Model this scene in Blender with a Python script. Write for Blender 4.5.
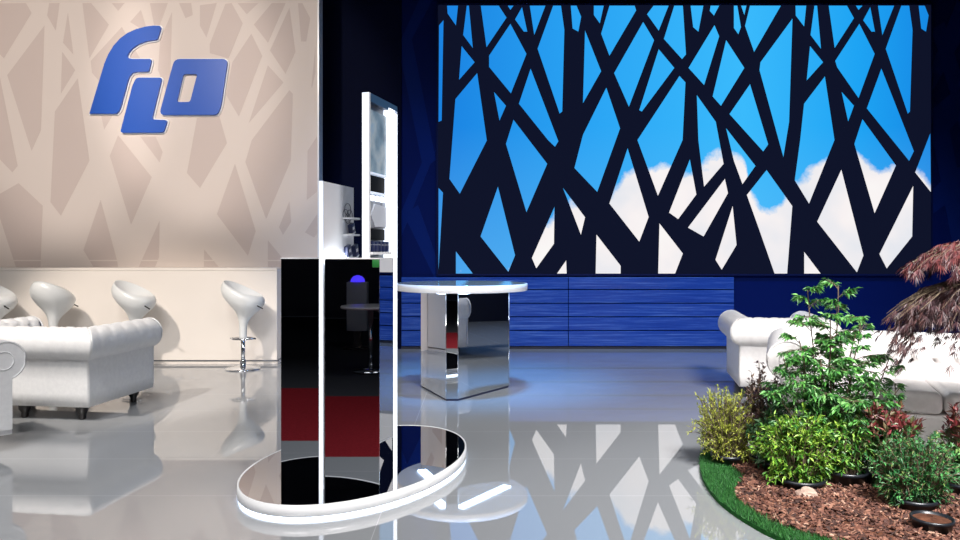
import bpy, bmesh, math, random
from mathutils import Vector, Matrix
from math import sin, cos, pi, radians as R, atan2, sqrt, hypot

for o in list(bpy.data.objects):
    bpy.data.objects.remove(o, do_unlink=True)
S = bpy.context.scene
COL = S.collection
random.seed(7)

# ------------------------------------------------------------------ camera
F, HX, HY, CH = 735.0, 480.0, 252.0, 1.32      # focal length in px, horizon point, eye height
cam_d = bpy.data.cameras.new('camera')
cam_d.sensor_width = 36.0
cam_d.lens = 36.0 * F / 960.0
cam_d.shift_y = -18.0 / 960.0
cam_d.clip_start = 0.05
cam = bpy.data.objects.new('camera', cam_d)
cam.location = (0, 0, CH)
cam.rotation_euler = (R(90), 0, 0)
COL.objects.link(cam)
S.camera = cam

# ------------------------------------------------------------------ world, lights, exposure
S.view_settings.view_transform = 'Standard'
S.view_settings.look = 'None'
S.view_settings.gamma = 1.0
S.view_settings.exposure = 0.0
S.view_settings.use_curve_mapping = False
W = bpy.data.worlds.new('world')
S.world = W
W.use_nodes = True
W.node_tree.nodes['Background'].inputs[0].default_value = (0.55, 0.6, 0.75, 1)
W.node_tree.nodes['Background'].inputs[1].default_value = 0.035

def aim(o, tgt):
    d = Vector(tgt) - o.location
    o.rotation_euler = d.to_track_quat('-Z', 'Y').to_euler()

def spot(name, loc, tgt, power, color=(1, 1, 1), size=60, blend=0.5, radius=0.15):
    l = bpy.data.lights.new(name, 'SPOT')
    l.energy = power; l.color = color
    l.spot_size = R(size); l.spot_blend = blend; l.shadow_soft_size = radius
    o = bpy.data.objects.new(name, l); o.location = loc
    COL.objects.link(o); aim(o, tgt)
    return o

def area(name, loc, tgt, power, color=(1, 1, 1), sx=1.0, sy=1.0, spread=180):
    l = bpy.data.lights.new(name, 'AREA')
    l.energy = power; l.color = color; l.shape = 'RECTANGLE'; l.size = sx; l.size_y = sy; l.spread = R(spread)
    o = bpy.data.objects.new(name, l); o.location = loc
    COL.objects.link(o); aim(o, tgt)
    return o

spot('stage_spot_counter', (-5.2, 2.6, 6.2), (-3.9, 7.3, 0.0), 2100, (1.0, 0.90, 0.80), 34, 0.35, 0.18)
for lx, tx, rad_, pw in ((-5.6, -5.9, 29, 1050), (-4.5, -4.5, 29, 1000), (-3.4, -3.1, 25, 1120)):
    spot('stage_spot_wall', (lx, 0.8, 5.8), (tx, 9.2, 3.5), pw, (1.0, 0.91, 0.84), rad_, 0.4, 0.2)
area('stage_panel_left', (-2.6, 1.2, 5.6), (-3.0, 5.0, 0.0), 135, (1.0, 0.98, 0.97), 2.5, 1.5, 110)
area('stage_panel_right', (2.4, 0.2, 5.2), (2.6, 4.4, 0.3), 215, (1.0, 0.98, 0.97), 1.6, 1.2, 80)
area('stage_panel_front', (0.2, 0.2, 4.6), (0.0, 2.4, 0.0), 22, (1.0, 0.98, 0.97), 2.0, 1.0, 110)
spot('blue_wash_floor', (0.3, 5.6, 5.6), (0.05, 7.5, 0.0), 2700, (0.10, 0.42, 1.0), 34, 1.0, 0.3)
spot('blue_wash_wall', (0.0, 6.6, 5.4), (-0.6, 10.0, 0.3), 340, (0.28, 0.52, 1.0), 60, 0.9, 0.3)
spot('blue_wash_right', (4.2, 5.6, 5.8), (3.6, 10.0, 0.9), 1000, (0.16, 0.42, 1.0), 60, 0.9, 0.3)
spot('fill_sofa_front', (0.9, -0.6, 2.9), (2.75, 4.5, 0.35), 260, (1.0, 0.98, 0.96), 36, 0.7, 0.25)  # unseen fill, added to brighten the right sofa's front and the plants
spot('fill_grey_box', (-0.6, -0.6, 3.6), (-1.6, -2.4, 0.6), 40, (0.9, 0.95, 1.0), 40, 0.6, 0.1)  # unseen fill behind the camera, added to brighten the mirrored grey box

# ------------------------------------------------------------------ helpers
def lin(c):
    c = c / 255.0
    return c / 12.92 if c <= 0.04045 else ((c + 0.055) / 1.055) ** 2.4
def rgb(r, g, b):
    return (lin(r), lin(g), lin(b), 1.0)

def pmat(name, col, rough=0.5, metal=0.0, spec=0.5, ior=1.5, coat=0.0, emit=None, estr=0.0, sss=0.0):
    m = bpy.data.materials.new(name); m.use_nodes = True
    b = m.node_tree.nodes['Principled BSDF']
    b.inputs['Base Color'].default_value = col
    b.inputs['Roughness'].default_value = rough
    b.inputs['Metallic'].default_value = metal
    b.inputs['IOR'].default_value = ior
    b.inputs['Specular IOR Level'].default_value = spec
    b.inputs['Coat Weight'].default_value = coat
    b.inputs['Coat Roughness'].default_value = 0.03
    if emit:
        b.inputs['Emission Color'].default_value = emit
        b.inputs['Emission Strength'].default_value = estr
    return m

def N(m, t, **kw):
    n = m.node_tree.nodes.new(t)
    for k, v in kw.items():
        setattr(n, k, v)
    return n
def L(m, a, b):
    m.node_tree.links.new(a, b)
def bsdf(m):
    return m.node_tree.nodes['Principled BSDF']

def noisy(m, cols, scale, detail=4.0, rough=0.6, stretch=None, bump=0.0, dist=0.01):
    """procedural colour variation (and optional bump) from noise in object space"""
    tc = N(m, 'ShaderNodeTexCoord'); mp = N(m, 'ShaderNodeMapping')
    if stretch: mp.inputs['Scale'].default_value = stretch
    L(m, tc.outputs['Object'], mp.inputs['Vector'])
    nz = N(m, 'ShaderNodeTexNoise'); nz.inputs['Scale'].default_value = scale
    nz.inputs['Detail'].default_value = detail; nz.inputs['Roughness'].default_value = rough
    L(m, mp.outputs[0], nz.inputs['Vector'])
    cr = N(m, 'ShaderNodeValToRGB'); ramp(cr, cols)
    L(m, nz.outputs['Fac'], cr.inputs[0]); L(m, cr.outputs[0], bsdf(m).inputs['Base Color'])
    if bump:
        bp = N(m, 'ShaderNodeBump'); bp.inputs['Strength'].default_value = bump; bp.inputs['Distance'].default_value = dist
        L(m, nz.outputs['Fac'], bp.inputs['Height']); L(m, bp.outputs[0], bsdf(m).inputs['Normal'])
    return m
def ramp(cr, cols):
    e = cr.color_ramp.elements
    while len(e) > 1: e.remove(e[-1])
    e[0].position = cols[0][0]; e[0].color = cols[0][1]
    for p, c in cols[1:]:
        x = e.new(p); x.color = c

def leafmat(name, cols, rough=0.45, trans=0.0):
    m = pmat(name, cols[0][1], rough)
    g = N(m, 'ShaderNodeNewGeometry'); cr = N(m, 'ShaderNodeValToRGB'); ramp(cr, cols)
    L(m, g.outputs['Random Per Island'], cr.inputs[0]); L(m, cr.outputs[0], bsdf(m).inputs['Base Color'])
    return m

class MB:
    """collects geometry for ONE mesh object"""
    def __init__(s):
        s.v = []; s.f = []; s.mi = []; s.sm = []
    def add(s, vs, fs, mi=0, smooth=False, M=None):
        k = len(s.v)
        for p in vs:
            p = Vector(p)
            s.v.append(tuple(M @ p) if M else tuple(p))
        for f in fs:
            s.f.append(tuple(i + k for i in f)); s.mi.append(mi); s.sm.append(smooth)
        return s
    def box(s, a, b, mi=0, M=None):
        (x0, y0, z0), (x1, y1, z1) = a, b
        vs = [(x0,y0,z0),(x1,y0,z0),(x1,y1,z0),(x0,y1,z0),(x0,y0,z1),(x1,y0,z1),(x1,y1,z1),(x0,y1,z1)]
        return s.add(vs, [(0,3,2,1),(4,5,6,7),(0,1,5,4),(1,2,6,5),(2,3,7,6),(3,0,4,7)], mi, False, M)
    def rbox(s, a, b, r=0.02, seg=3, mi=0, M=None, smooth=True, puff=0.0):
        bm = bmesh.new(); bmesh.ops.create_cube(bm, size=1.0)
        c = [(a[i]+b[i])/2 for i in range(3)]; d = [abs(b[i]-a[i]) for i in range(3)]
        for v in bm.verts: v.co = Vector((c[0]+v.co.x*d[0], c[1]+v.co.y*d[1], c[2]+v.co.z*d[2]))
        bmesh.ops.bevel(bm, geom=list(bm.edges), offset=r, segments=seg, profile=0.5, affect='EDGES', clamp_overlap=True)
        bm.verts.index_update()
        vs = [tuple(v.co) for v in bm.verts]; fs = [tuple(v.index for v in f.verts) for f in bm.faces]
        bm.free()
        return s.add(vs, fs, mi, smooth, M)
    def prism(s, pts, z0, z1, mi=0, M=None, smooth=False, mi_top=None):
        """vertical prism from a plan outline (counter-clockwise)"""
        n = len(pts); ar = sum(pts[i][0]*pts[(i+1)%n][1]-pts[(i+1)%n][0]*pts[i][1] for i in range(n))
        if ar < 0: pts = pts[::-1]
        vs = [(p[0], p[1], z0) for p in pts] + [(p[0], p[1], z1) for p in pts]
        s.add(vs, [(i, (i+1)%n, n+(i+1)%n, n+i) for i in range(n)], mi, smooth, M)
        s.add(vs, [tuple(range(n))[::-1]], mi, False, M)
        return s.add(vs, [tuple(range(n, 2*n))], mi if mi_top is None else mi_top, False, M)
    def lathe(s, prof, seg=32, mi=0, M=None, smooth=True, cap=True):
        vs = []; fs = []; n = len(prof)
        for (r, z) in prof:
            for k in range(seg):
                a = 2*pi*k/seg; vs.append((r*cos(a), r*sin(a), z))
        for i in range(n-1):
            for k in range(seg):
                fs.append((i*seg+k, i*seg+(k+1)%seg, (i+1)*seg+(k+1)%seg, (i+1)*seg+k))
        s.add(vs, fs, mi, smooth, M)
        if cap:
            s.add(vs[:seg], [tuple(range(seg))[::-1]], mi, False, M)
            s.add(vs[-seg:], [tuple(range(seg))], mi, False, M)
        return s
    def tube(s, pts, r, seg=6, mi=0, r2=None, cap=True):
        pts = [Vector(p) for p in pts]; n = len(pts); vs = []; fs = []
        for i, p in enumerate(pts):
            t = (pts[min(i+1, n-1)] - pts[max(i-1, 0)]).normalized()
            u = t.cross(Vector((0, 0, 1)))
            if u.length < 1e-3: u = t.cross(Vector((1, 0, 0)))
            u.normalize(); w = t.cross(u)
            rr = r if r2 is None else r + (r2 - r) * i / (n - 1)
            for k in range(seg):
                a = 2*pi*k/seg; vs.append(p + u*rr*cos(a) + w*rr*sin(a))
        for i in range(n-1):
            for k in range(seg):
                fs.append((i*seg+k, i*seg+(k+1)%seg, (i+1)*seg+(k+1)%seg, (i+1)*seg+k))
        s.add(vs, fs, mi, True)
        if cap:
            s.add(vs[:seg], [tuple(range(seg))], mi, False); s.add(vs[-seg:], [tuple(range(seg))[::-1]], mi, False)
        return s
    def build(s, name, mats, parent=None, loc=None, rotz=0.0, fix=True):
        me = bpy.data.meshes.new(name)
        me.from_pydata(s.v, [], s.f)
        if not isinstance(mats, (list, tuple)): mats = [mats]
        for m in mats: me.materials.append(m)
        me.polygons.foreach_set('material_index', s.mi)
        me.polygons.foreach_set('use_smooth', s.sm)
        me.update()
        if fix:
            bm = bmesh.new(); bm.from_mesh(me); bmesh.ops.remove_doubles(bm, verts=bm.verts, dist=1e-5)
            bmesh.ops.recalc_face_normals(bm, faces=bm.faces); bm.to_mesh(me); bm.free()
        o = bpy.data.objects.new(name, me); COL.objects.link(o)
        if loc is not None: o.location = loc
        o.rotation_euler.z = rotz
        if parent is not None: o.parent = parent
        return o

def tag(o, label, cat, group=None, kind=None):
    o['label'] = label; o['category'] = cat
    if group: o['group'] = group
    if kind: o['kind'] = kind
    return o
def thing(name, label, cat, loc=(0, 0, 0), rotz=0.0, group=None):
    o = bpy.data.objects.new(name, None); o.empty_display_size = 0.2
    COL.objects.link(o); o.location = loc; o.rotation_euler.z = rotz
    return tag(o, label, cat, group)
def struct(o):
    o['kind'] = 'structure'; return o
def dup(root, loc=None, rotz=None, label=None, group=None):
    r = root.copy(); COL.objects.link(r)
    if loc is not None: r.location = loc
    if rotz is not None: r.rotation_euler.z = rotz
    if label: r['label'] = label
    if group: r['group'] = group
    for ch in list(root.children):
        c = ch.copy(); COL.objects.link(c); c.parent = r
        for g in list(ch.children):
            d = g.copy(); COL.objects.link(d); d.parent = c
    return r
def P(x, y, d):
    """point of the place seen at pixel (x, y) when it stands d metres away"""
    return Vector(((x - HX) * d / F, d, CH + (HY - y) * d / F))

# ------------------------------------------------------------------ materials
M_floor = pmat('floor_gloss', rgb(150, 153, 156), 0.015, ior=3.6)
def floor_nodes(m):
    tc = N(m, 'ShaderNodeTexCoord')
    nz = N(m, 'ShaderNodeTexNoise'); nz.inputs['Scale'].default_value = 0.5; nz.inputs['Detail'].default_value = 3
    L(m, tc.outputs['Object'], nz.inputs['Vector'])
    br = N(m, 'ShaderNodeTexBrick'); br.offset = 0.0
    br.inputs['Scale'].default_value = 1.0; br.inputs['Brick Width'].default_value = 40.0; br.inputs['Row Height'].default_value = 0.71
    br.inputs['Mortar Size'].default_value = 0.0022; br.inputs['Mortar Smooth'].default_value = 0.0
    br.inputs['Color1'].default_value = rgb(150, 153, 156); br.inputs['Color2'].default_value = rgb(150, 153, 156)
    br.inputs['Mortar'].default_value = rgb(176, 178, 181)
    mp = N(m, 'ShaderNodeMapping'); mp.inputs['Location'].default_value = (0.5, -0.43, 0)
    L(m, tc.outputs['Object'], mp.inputs['Vector']); L(m, mp.outputs[0], br.inputs['Vector'])
    L(m, br.outputs['Color'], bsdf(m).inputs['Base Color'])
    bp = N(m, 'ShaderNodeBump'); bp.inputs['Strength'].default_value = 0.003; bp.inputs['Distance'].default_value = 0.02
    L(m, nz.outputs['Fac'], bp.inputs['Height']); L(m, bp.outputs[0], bsdf(m).inputs['Normal'])
floor_nodes(M_floor)
M_carpet = noisy(pmat('red_carpet', rgb(150, 30, 40), 0.95, spec=0.1), [(0.3, rgb(104, 14, 22)), (0.7, rgb(126, 24, 34))], 60)
M_aisle = pmat('dark_aisle', rgb(30, 32, 38), 0.6)
M_navy = pmat('navy_wall_paint', rgb(5, 22, 78), 0.6, spec=0.04)
M_navy2 = pmat('navy_wall_branch', rgb(8, 32, 96), 0.6, spec=0.04)
M_navydark = pmat('navy_dark_wall', rgb(8, 14, 38), 0.5)
M_beige = pmat('pale_wall_branch', rgb(224, 211, 202), 0.5, spec=0.15)
M_beige2 = pmat('pale_wall_cell', rgb(209, 193, 185), 0.5, spec=0.15)
M_white = pmat('white_lacquer', rgb(235, 235, 236), 0.25)
M_whitewarm = pmat('counter_white', rgb(232, 224, 216), 0.3)
M_leather = noisy(pmat('white_leather', rgb(228, 228, 228), 0.38), [(0.3, rgb(208, 209, 211)), (0.7, rgb(218, 219, 220))], 30, bump=0.05, dist=0.004)
M_leatherwarm = noisy(pmat('white_leather_plain', rgb(230, 226, 224), 0.36), [(0.3, rgb(226, 222, 220)), (0.7, rgb(236, 232, 230))], 30, bump=0.05, dist=0.004)
M_legdark = pmat('dark_turned_wood', rgb(22, 18, 18), 0.3)
M_chrome = pmat('chrome', rgb(225, 228, 232), 0.08, metal=1.0)
M_plastic = pmat('white_plastic', rgb(222, 224, 224), 0.28)
M_mirror = pmat('dark_mirror', rgb(176, 180, 186), 0.01, metal=1.0)
M_mirror2 = pmat('silver_mirror', rgb(222, 226, 230), 0.012, metal=1.0)
M_mirrortop = pmat('mirror_deck', rgb(225, 225, 226), 0.012, metal=1.0)
M_black = pmat('black_matt', rgb(6, 7, 9), 0.6, spec=0.1)
M_led = pmat('white_led_strip', rgb(240, 245, 255), 0.4, emit=rgb(236, 244, 255), estr=1.6)
M_ledsoft = pmat('white_led_face', rgb(235, 240, 248), 0.4, emit=rgb(205, 226, 255), estr=0.42)
M_blue = None
M_logo = pmat('logo_blue', rgb(18, 84, 186), 0.35)
M_logoedge = pmat('logo_white_edge', rgb(245, 245, 245), 0.4)
M_packs = pmat('navy_pack', rgb(24, 34, 74), 0.3)
M_green = pmat('green_patch', rgb(30, 110, 46), 0.5)
M_pot = pmat('black_pot_plastic', rgb(26, 30, 36), 0.35)
M_bark = noisy(pmat('mulch_soil', rgb(80, 50, 38), 0.9, spec=0.1), [(0.25, rgb(48, 30, 24)), (0.6, rgb(104, 68, 52)), (0.8, rgb(140, 98, 76))], 18, 6, bump=0.8, dist=0.02)
M_chip = leafmat('bark_chip', [(0.0, rgb(50, 32, 28)), (0.4, rgb(88, 54, 44)), (0.7, rgb(118, 76, 60)), (0.92, rgb(146, 104, 84)), (1.0, rgb(176, 142, 122))], 0.8)
M_grass = leafmat('grass_blade', [(0.0, rgb(22, 70, 30)), (0.5, rgb(40, 104, 44)), (1.0, rgb(66, 132, 58))], 0.6)
M_turf = noisy(pmat('turf_base', rgb(30, 80, 36), 0.9, spec=0.1), [(0.3, rgb(20, 60, 26)), (0.7, rgb(40, 96, 42))], 40)
M_stem = noisy(pmat('twig_bark', rgb(92, 78, 62), 0.8), [(0.3, rgb(70, 58, 46)), (0.7, rgb(120, 104, 84))], 40)
M_stone = noisy(pmat('rough_stone', rgb(168, 140, 124), 0.85), [(0.3, rgb(130, 104, 92)), (0.7, rgb(196, 172, 156))], 14, bump=0.6)

# LED screen: the picture it shows (sky with a bank of cloud), a screen gives off light
M_sky = bpy.data.materials.new('led_picture_sky'); M_sky.use_nodes = True
def led_sky(m, Wd, Hd):
    nt = m.node_tree; nt.nodes.clear()
    out = N(m, 'ShaderNodeOutputMaterial'); em = N(m, 'ShaderNodeEmission'); L(m, em.outputs[0], out.inputs[0])
    em.inputs['Strength'].default_value = 1.0
    tc = N(m, 'ShaderNodeTexCoord'); sp = N(m, 'ShaderNodeSeparateXYZ'); L(m, tc.outputs['Object'], sp.inputs[0])
    def math(op, a, b=None, clamp=False):
        n = N(m, 'ShaderNodeMath', operation=op, use_clamp=clamp)
        for i, q in enumerate((a, b)):
            if q is None: continue
            if isinstance(q, (int, float)): n.inputs[i].default_value = q
            else: L(m, q, n.inputs[i])
        return n.outputs[0]
    u = math('DIVIDE', sp.outputs[0], Wd); v = math('DIVIDE', sp.outputs[2], Hd)
    fc = N(m, 'ShaderNodeFloatCurve'); L(m, u, fc.inputs['Value'])
    pts = [(438,320),(500,280),(540,230),(580,200),(610,190),(650,165),(690,168),(720,152),(740,153),(753,198),(768,206),(795,184),(820,165),(855,152),(880,168),(910,168),(931,186)]
    cv = fc.mapping.curves[0]
    norm = [((x-438)/493.0, min(1, max(0, (274-y)/269.0))) for x, y in pts]
    cv.points[0].location = norm[0]; cv.points[-1].location = norm[-1]
    for p in norm[1:-1]: cv.points.new(*p)
    for p in cv.points: p.handle_type = 'AUTO'
    fc.mapping.update()
    nz = N(m, 'ShaderNodeTexNoise'); nz.inputs['Scale'].default_value = 2.6; nz.inputs['Detail'].default_value = 7; nz.inputs['Roughness'].default_value = 0.62
    L(m, tc.outputs['Object'], nz.inputs['Vector'])
    e = math('SUBTRACT', fc.outputs[0], v)
    e = math('ADD', e, math('MULTIPLY', math('SUBTRACT', nz.outputs['Fac'], 0.5), 0.17))
    mask = math('MULTIPLY', math('ADD', e, 0.012), 26.0, True)
    nz2 = N(m, 'ShaderNodeTexNoise'); nz2.inputs['Scale'].default_value = 1.1; nz2.inputs['Detail'].default_value = 3
    L(m, tc.outputs['Object'], nz2.inputs['Vector'])
    # sky colour: deep blue at the left, lighter towards the middle and the bottom
    sky = N(m, 'ShaderNodeValToRGB'); ramp(sky, [(0.0, rgb(26, 130, 226)), (0.3, rgb(42, 164, 244)), (0.62, rgb(58, 186, 252)), (0.85, rgb(30, 164, 244)), (1.0, rgb(22, 136, 228))])
    L(m, u, sky.inputs[0])
    low = N(m, 'ShaderNodeMixRGB'); low.inputs[2].default_value = rgb(104, 192, 246)
    lf = math('MULTIPLY', math('SUBTRACT', 0.55, v), 0.9, True)
    L(m, lf, low.inputs[0]); L(m, sky.outputs[0], low.inputs[1])
    cl = N(m, 'ShaderNodeValToRGB'); ramp(cl, [(0.3, rgb(226, 230, 238)), (0.55, rgb(248, 242, 242)), (0.8, rgb(252, 250, 248))])
    L(m, nz2.outputs['Fac'], cl.inputs[0])
    mx = N(m, 'ShaderNodeMixRGB'); L(m, mask, mx.inputs[0]); L(m, low.outputs[0], mx.inputs[1]); L(m, cl.outputs[0], mx.inputs[2])
    L(m, mx.outputs[0], em.inputs['Color'])
M_leddark = bpy.data.materials.new('led_picture_branches'); M_leddark.use_nodes = True
bsdf(M_leddark).inputs['Base Color'].default_value = rgb(3, 3, 4); bsdf(M_leddark).inputs['Specular IOR Level'].default_value = 0.0
bsdf(M_leddark).inputs['Roughness'].default_value = 0.6
bsdf(M_leddark).inputs['Emission Color'].default_value = rgb(18, 23, 46)
bsdf(M_leddark).inputs['Emission Strength'].default_value = 0.8

# ------------------------------------------------------------------ branch pattern outlines
def zz(ox, oy, s, cells):
    return [[(ox + u / s, oy + v / s) for u, v in c] for c in cells]
k = 3.857
LED_CELLS = zz(430, 0, k, [
 [(66,22),(108,22),(100,98),(68,52)], [(35,98),(52,78),(45,465),(33,470)], [(142,22),(150,22),(165,185),(128,135)],
 [(196,22),(265,22),(295,68),(218,182)], [(300,22),(322,22),(310,38)], [(355,28),(375,122),(362,122),(328,75)],
 [(385,22),(445,22),(402,135)], [(475,22),(505,22),(518,115),(510,430),(500,438),(415,188)],
 [(543,22),(565,22),(583,65),(572,122),(550,110)], [(122,178),(172,240),(112,308)],
 [(310,92),(372,208),(312,360),(228,258),(228,215)], [(182,282),(219,542),(115,747),(75,690),(98,382)],
 [(247,355),(293,408),(268,465)], [(388,265),(495,545),(482,566),(455,540),(343,400)],
 [(322,462),(452,632),(372,818),(293,555)], [(598,118),(660,275),(590,398)], [(632,22),(670,22),(655,90),(632,58)],
 [(680,338),(733,495),(645,740),(557,648),(590,520)]]) + zz(430, 140, k, [
 [(33,185),(50,203),(33,500)], [(262,180),(328,445),(302,508),(195,372)], [(100,430),(165,515),(100,515)],
 [(480,258),(478,400),(410,495),(393,455)], [(513,185),(598,298),(582,365)], [(490,515),(525,465),(527,515)]]) + zz(590, 140, k, [
 [(25,365),(118,485),(118,515),(22,515)], [(145,32),(226,297),(190,392),(75,245)], [(385,75),(410,210),(340,305),(305,280)],
 [(520,150),(532,205),(438,372),(378,338)], [(268,322),(358,438),(328,515),(263,515)], [(550,255),(565,405),(508,500),(484,462)],
 [(605,212),(681,116),(780,255),(760,515),(712,515),(656,355)]]) + zz(590, 0, k, [
 [(345,293),(368,318),(357,540),(262,755),(183,540)], [(412,367),(485,470),(515,632),(440,720),(418,540)],
 [(525,495),(638,640),(588,710),(555,620)], [(75,22),(172,22),(178,40),(75,215),(43,130)],
 [(205,85),(247,155),(150,412),(93,282)], [(245,22),(303,22),(265,118),(220,55)], [(325,22),(358,22),(370,210),(355,228),(285,150)],
 [(265,190),(325,262),(200,430),(190,425)], [(388,22),(437,22),(418,122),(398,105)], [(480,97),(498,140),(440,328),(380,262)],
 [(465,22),(498,22),(478,60),(462,42)], [(555,22),(568,22),(582,105),(572,132),(555,108)], [(583,22),(603,22),(595,58)],
 [(525,155),(595,262),(505,408),(473,372)], [(617,22),(736,22),(633,200),(598,100)], [(617,325),(687,557),(668,584),(538,440)]]) + zz(760, 0, k, [
 [(125,72),(112,470),(90,605),(-2,270),(2,240)], [(137,22),(178,22),(170,102),(138,60)], [(210,22),(220,22),(235,188),(195,135)],
 [(265,22),(335,22),(362,70),(288,185)], [(370,22),(395,22),(380,38)], [(425,28),(443,122),(430,122),(398,78)], [(455,22),(517,22),(472,135)],
 [(545,22),(575,22),(588,115),(578,430),(570,438),(485,188)], [(612,22),(635,22),(650,60),(640,122),(622,110)], [(193,178),(243,240),(180,310)],
 [(383,92),(442,208),(380,378),(298,260),(290,235)], [(250,295),(287,540),(189,785),(134,695),(155,540),(170,400)], [(315,355),(362,408),(340,468)],
 [(468,265),(593,583),(575,620),(412,418)], [(395,460),(524,638),(442,822),(364,555)]]) + zz(770, 140, k, [
 [(618,-25),(620,200),(560,125)], [(275,115),(360,445),(335,510),(182,315)], [(132,432),(195,515),(132,515)],
 [(552,178),(548,372),(450,495),(422,440)], [(552,465),(555,515),(520,515)]])
WALL_CELLS = zz(0, 0, k, [
 [(-60,14),(100,12),(122,50),(15,225),(-60,150)], [(172,98),(158,502),(122,582),(28,290)], [(0,300),(48,540),(68,640),(48,665),(0,615),(-80,560),(-80,300)],
 [(240,200),(290,270),(235,362)], [(190,12),(230,12),(215,118),(182,60)], [(262,50),(283,210),(243,165)], [(318,12),(352,12),(420,95),(345,225)],
 [(300,302),(345,620),(235,832),(195,780),(212,430)], [(378,386),(447,424),(402,500)], [(470,104),(544,231),(463,405),(355,281),(350,235)]]) + zz(100, 0, k, [
 [(45,12),(95,12),(70,42)], [(158,38),(182,116),(166,116),(116,85)], [(193,12),(262,12),(216,138)], [(232,154),(278,46),(270,386),(224,270)],
 [(305,12),(352,12),(358,58),(330,70)]]) + zz(200, 0, k, [
 [(98,15),(122,12),(165,90),(110,225),(38,205),(38,170)], [(145,12),(225,12),(180,55)], [(277,12),(330,12),(262,165),(208,95)],
 [(198,130),(240,215),(150,450),(100,365),(125,240)], [(345,30),(368,200),(330,285),(270,195)], [(262,252),(322,318),(188,475)],
 [(378,12),(395,12),(425,70),(410,160),(390,160)], [(0,20),(65,12),(25,145),(0,100)], [(345,348),(358,362),(350,620),(255,845),(175,625),(200,540)],
 [(445,180),(445,280),(432,340),(430,330)]]) + [[(197,118),(219,115),(227,143),(200,188),(187,173)]] + zz(0, 130, k, [
 [(72,205),(165,292),(155,560),(72,560),(0,340),(-60,320),(-60,280)]]) + [[(100.6,200),(117,260),(120,278),(100,278),(83.5,250)]] + zz(100, 130, k, [
 [(70,20),(200,182),(120,365),(38,100)], [(155,25),(215,25),(242,85),(230,125)], [(230,350),(228,490),(200,560),(135,560)], [(402,462),(485,560),(400,560)]]) + zz(200, 130, k, [
 [(135,130),(215,390),(185,485),(65,325)], [(345,275),(352,355),(320,405),(305,375)], [(262,425),(315,490),(310,560),(262,560)],
 [(455,20),(455,235),(412,270),(415,80)], [(455,320),(455,395),(440,415),(405,395)]])

# ------------------------------------------------------------------ the setting
LEDY, CNTY, WALLY = 10.0, 8.66, 9.2
mb = MB(); mb.box((-7.5, 2.96, -0.08), (6.8, 10.3, 0.0)); struct(mb.build('floor', M_floor))
mb = MB(); mb.box((-7.5, 0.95, -0.08), (6.8, 2.96, -0.004)); struct(mb.build('floor_carpet', M_carpet))
mb = MB(); mb.box((-7.5, -7.0, -0.08), (6.8, 0.95, -0.006)); struct(mb.build('floor_aisle', M_aisle))

# back wall, navy, with a broad branch pattern
def poly_flat(mb, pts, y, thick, mi):
    """a flat shape facing -y with real thickness"""
    n = len(pts); ar = sum(pts[i][0]*pts[(i+1)%n][1]-pts[(i+1)%n][0]*pts[i][1] for i in range(n))
    if ar < 0: pts = pts[::-1]
    vs = [(p[0], y - thick, p[1]) for p in pts] + [(p[0], y, p[1]) for p in pts]
    mb.add(vs, [tuple(range(n))], mi); mb.add(vs, [(i, n+i, n+(i+1)%n, (i+1)%n) for i in range(n)], mi)
def px2(pts, d):
    return [((x-HX)*d/F, CH+(HY-y)*d/F) for x, y in pts]
mb = MB(); mb.box((-2.35, LEDY+0.06, 0), (6.8, LEDY+0.25, 6.2))
STRIPS = ([(438,-10),(405,52),(398,46),(424,-10)], [(398,44),(412,40),(436,160),(423,168)], [(423,160),(436,150),(400,240),(400,215)],
           [(404,215),(418,205),(438,262),(438,285)], [(961,-10),(930,70),(930,95),(975,15)], [(931,30),(944,22),(985,150),(970,160)],
           [(931,110),(990,60),(990,85),(931,150)], [(931,130),(945,110),(975,260),(955,262)], [(931,215),(931,190),(980,150),(985,175)])
for i_, st in enumerate(STRIPS):
    poly_flat(mb, px2(st, LEDY+0.06), LEDY+0.061, 0.004+0.0007*i_, 1)
struct(mb.build('wall_back', [M_navy, M_navy2]))
mb = MB(); mb.box((-2.35, LEDY+0.0, 0), ((401-HX)*LEDY/F, LEDY+0.06, 6.2)); struct(mb.build('wall_recess', pmat('night_blue_panel', rgb(2, 8, 36), 0.6, spec=0.04)))
# right wall and the hall's dark far side behind the camera
mb = MB(); mb.box((6.8, -7.0, 0), (7.0, 10.25, 6.2)); struct(mb.build('wall_right', M_navydark))
mb = MB(); mb.box((-7.7, 0.95, 0), (-7.5, 10.25, 6.2)); struct(mb.build('wall_left', M_navydark))
mb = MB(); mb.box((-7.5, -7.2, 0), (6.8, -7.0, 6.2)); struct(mb.build('wall_front', M_navydark))

# blue horizontal boards under the screen
M_boards = pmat('blue_boards', rgb(44, 74, 170), 0.16)
noisy(M_boards, [(0.28, rgb(20, 48, 128)), (0.52, rgb(36, 70, 150)), (0.72, rgb(92, 124, 186))], 2.4, 7, 0.75, (0.4, 1, 16))
mb = MB()
zs = [0.037, 0.255, 0.44, 0.625, 0.81, 0.985]
for a, b in zip(zs[:-1], zs[1:]):
    for x0, x1 in ((-1.07, 1.2), (1.2, 3.45)):
        mb.rbox((x0+0.004, LEDY-0.03, a+0.006), (x1-0.004, LEDY+0.055, b-0.006), 0.004, 1, 0, smooth=False)
struct(mb.build('wall_base', M_boards))
mb = MB(); mb.box(((401-HX)*LEDY/F, LEDY+0.0, 0), (6.8, LEDY+0.058, 0.035)); struct(mb.build('baseboard_back', M_navydark))

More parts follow.
